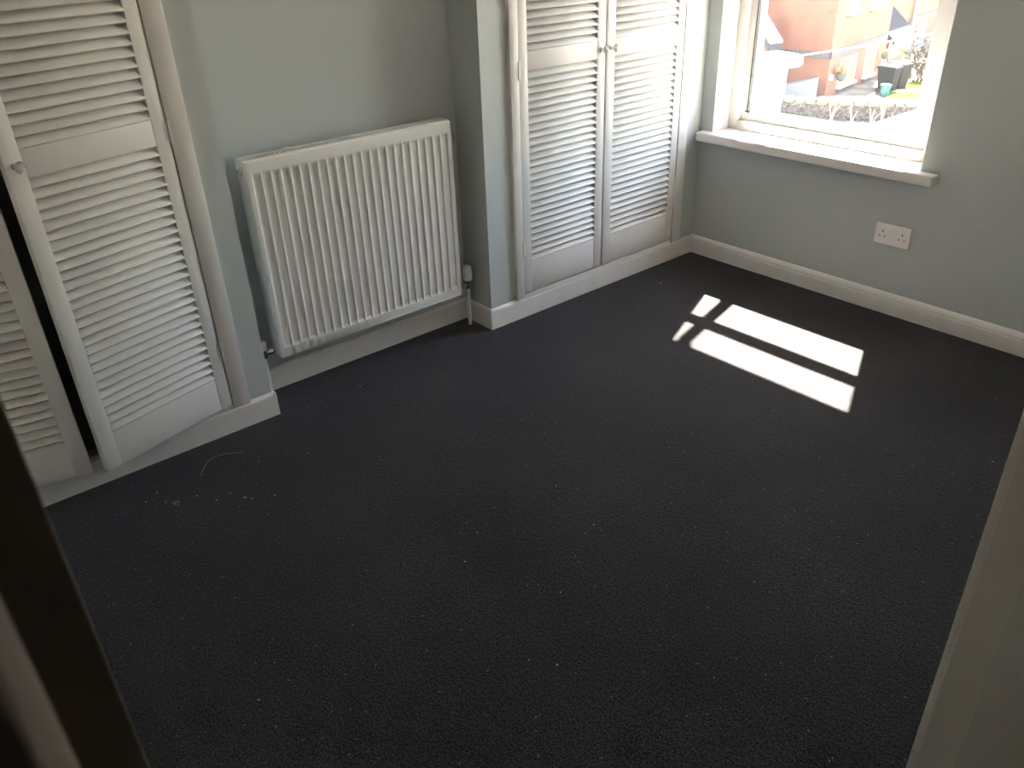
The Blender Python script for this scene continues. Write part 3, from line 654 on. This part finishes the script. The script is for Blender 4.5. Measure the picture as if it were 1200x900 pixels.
# --- washing line with post and peg
pa = Vector((pp.x, pp.y, G+2.05)); pb = CAM+ray(*K(1215, 204))*26.0
pm = CAM+ray(*K(480, 326))*28.8
tl = thing('washing_line', 'pale washing line strung across in front of the brick house', 'washing line', (pb.x, pb.y, G))
def LL(p): return Vector(p)-Vector((pb.x, pb.y, G))
d0 = (pa-CAM).length
pts = []
for i in range(25):
    s_ = i/24; X_ = 296+(1215-296)*s_
    Y_ = 358-(358-204)*s_ + 10*math.sin(PI*s_)*.6
    pts.append(LL(CAM+ray(*K(X_, Y_))*(d0*(1-s_)+26.0*s_)))
bm = B(); tube(bm, pts, .028, 6); obj('rope', bm, cream, tl, smooth=True)
bm = B(); tube(bm, [(0, 0, 0), LL((pb.x, pb.y, pb.z+.25))], .05, 8); obj('line_post', bm, mat('timber_post', (.30, .24, .18), .9), tl, smooth=True)
pk = pts[12]; obj('peg', bxs(((pk.x-.05, pk.y-.03, pk.z-.17), (pk.x+.05, pk.y+.03, pk.z+.02))), cream, tl)

# --- diagonal board fence with a red cane and dry weeds
f0 = on_z(*K(660, 838), G+.95); f1 = on_z(*K(1180, 672), G+.95)
fd = f1-f0; fl = fd.length; fd.normalize()
fe = thing('board_fence', 'weathered pinkish board fence with a pale top rail before the garden wall', 'fence', (f0.x, f0.y, G), math.atan2(fd.y, fd.x))
fm = mat('weathered_pink_board', (.30, .21, .17), .95, noise=.35, nscale=3)
bdm = mesh('fence_board', bxs(((0, -.015, 0), (.15, .015, .92)), bev=.004, seg=1), fm)
nbd = int(fl/.165)
for i in range(nbd): obj('fence_board', bdm, fm, fe, loc=(i*.165, rr.uniform(-.006, .006), rr.uniform(-.01, 0)+.01))
obj('top_rail', bxs(((-.05, -.06, .92), (fl, .06, .98)), bev=.006, seg=1), cream, fe)
for i in range(4): obj('post', bxs(((fl*i/3-.05, .016, 0), (fl*i/3+.05, .10, .92))), fm, fe)
bm = B(); c0 = on_z(*K(902, 880), G); tube(bm, [(0, 0, 0), (-.12, .05, .45), (-.2, .1, .72)], .02, 6)
tag(obj('red_cane', bm, mat('red_paint', (.55, .08, .06), .6), loc=c0), 'thin red garden cane leaning by the board fence', 'cane')
for j, (x_, y_, hh) in enumerate(((505, 795, .75), (640, 800, .6), (760, 815, .7), (830, 800, .95))):
    bm = B(); r = random.Random(j)
    for k in range(4):
        e = Vector((r.uniform(-.25, .25), r.uniform(-.2, .2), hh*r.uniform(.7, 1))); tube(bm, [(0, 0, 0), (e.x*.4, e.y*.4, e.z*.6), e], [.018, .014, .006], 5)
    tag(obj('dry_weed', bm, mat('straw', (.42, .34, .19), .9), loc=on_z(*K(x_, y_), G)), 'dry straw coloured weed growing in front of the garden wall', 'weed', 'dry weeds by the wall')

# --- unseen pipe added to cast a shadow bar across the sun patch, with gutter
rp = thing('shadow_pipe', 'unseen cream pipe added outside the bedroom window to shadow the sun patch', 'shadow pipe', (-.12, .345, G))
bm = B(); tube(bm, [(.20, .40, 2.62), (.099, .40, 2.16), (.172, .40, 1.42), (.168, .40, 1.36), (.14, .395, 1.30), (-.07, .36, 1.16), (-.115, .347, 1.10), (-.12, .345, .95), (-.12, .345, G+.02)], .031, 14)
for v in bm.verts: v.co -= Vector((-.12, .345, G))
obj('pipe', bm, cream, rp, smooth=True)
bm = B()
rings(bm, [[(x_, .40+.06*math.cos(a_), 2.68+.06*math.sin(a_)) for a_ in [PI+PI*i/8 for i in range(9)]]+[(x_, .40+.054*math.cos(a_), 2.68+.054*math.sin(a_)) for a_ in [2*PI-PI*i/8 for i in range(9)]] for x_ in (-.6, 2.6)])
tag(obj('roof_gutter', bm, cream), 'half round cream gutter under the eaves above the bedroom window', 'gutter')
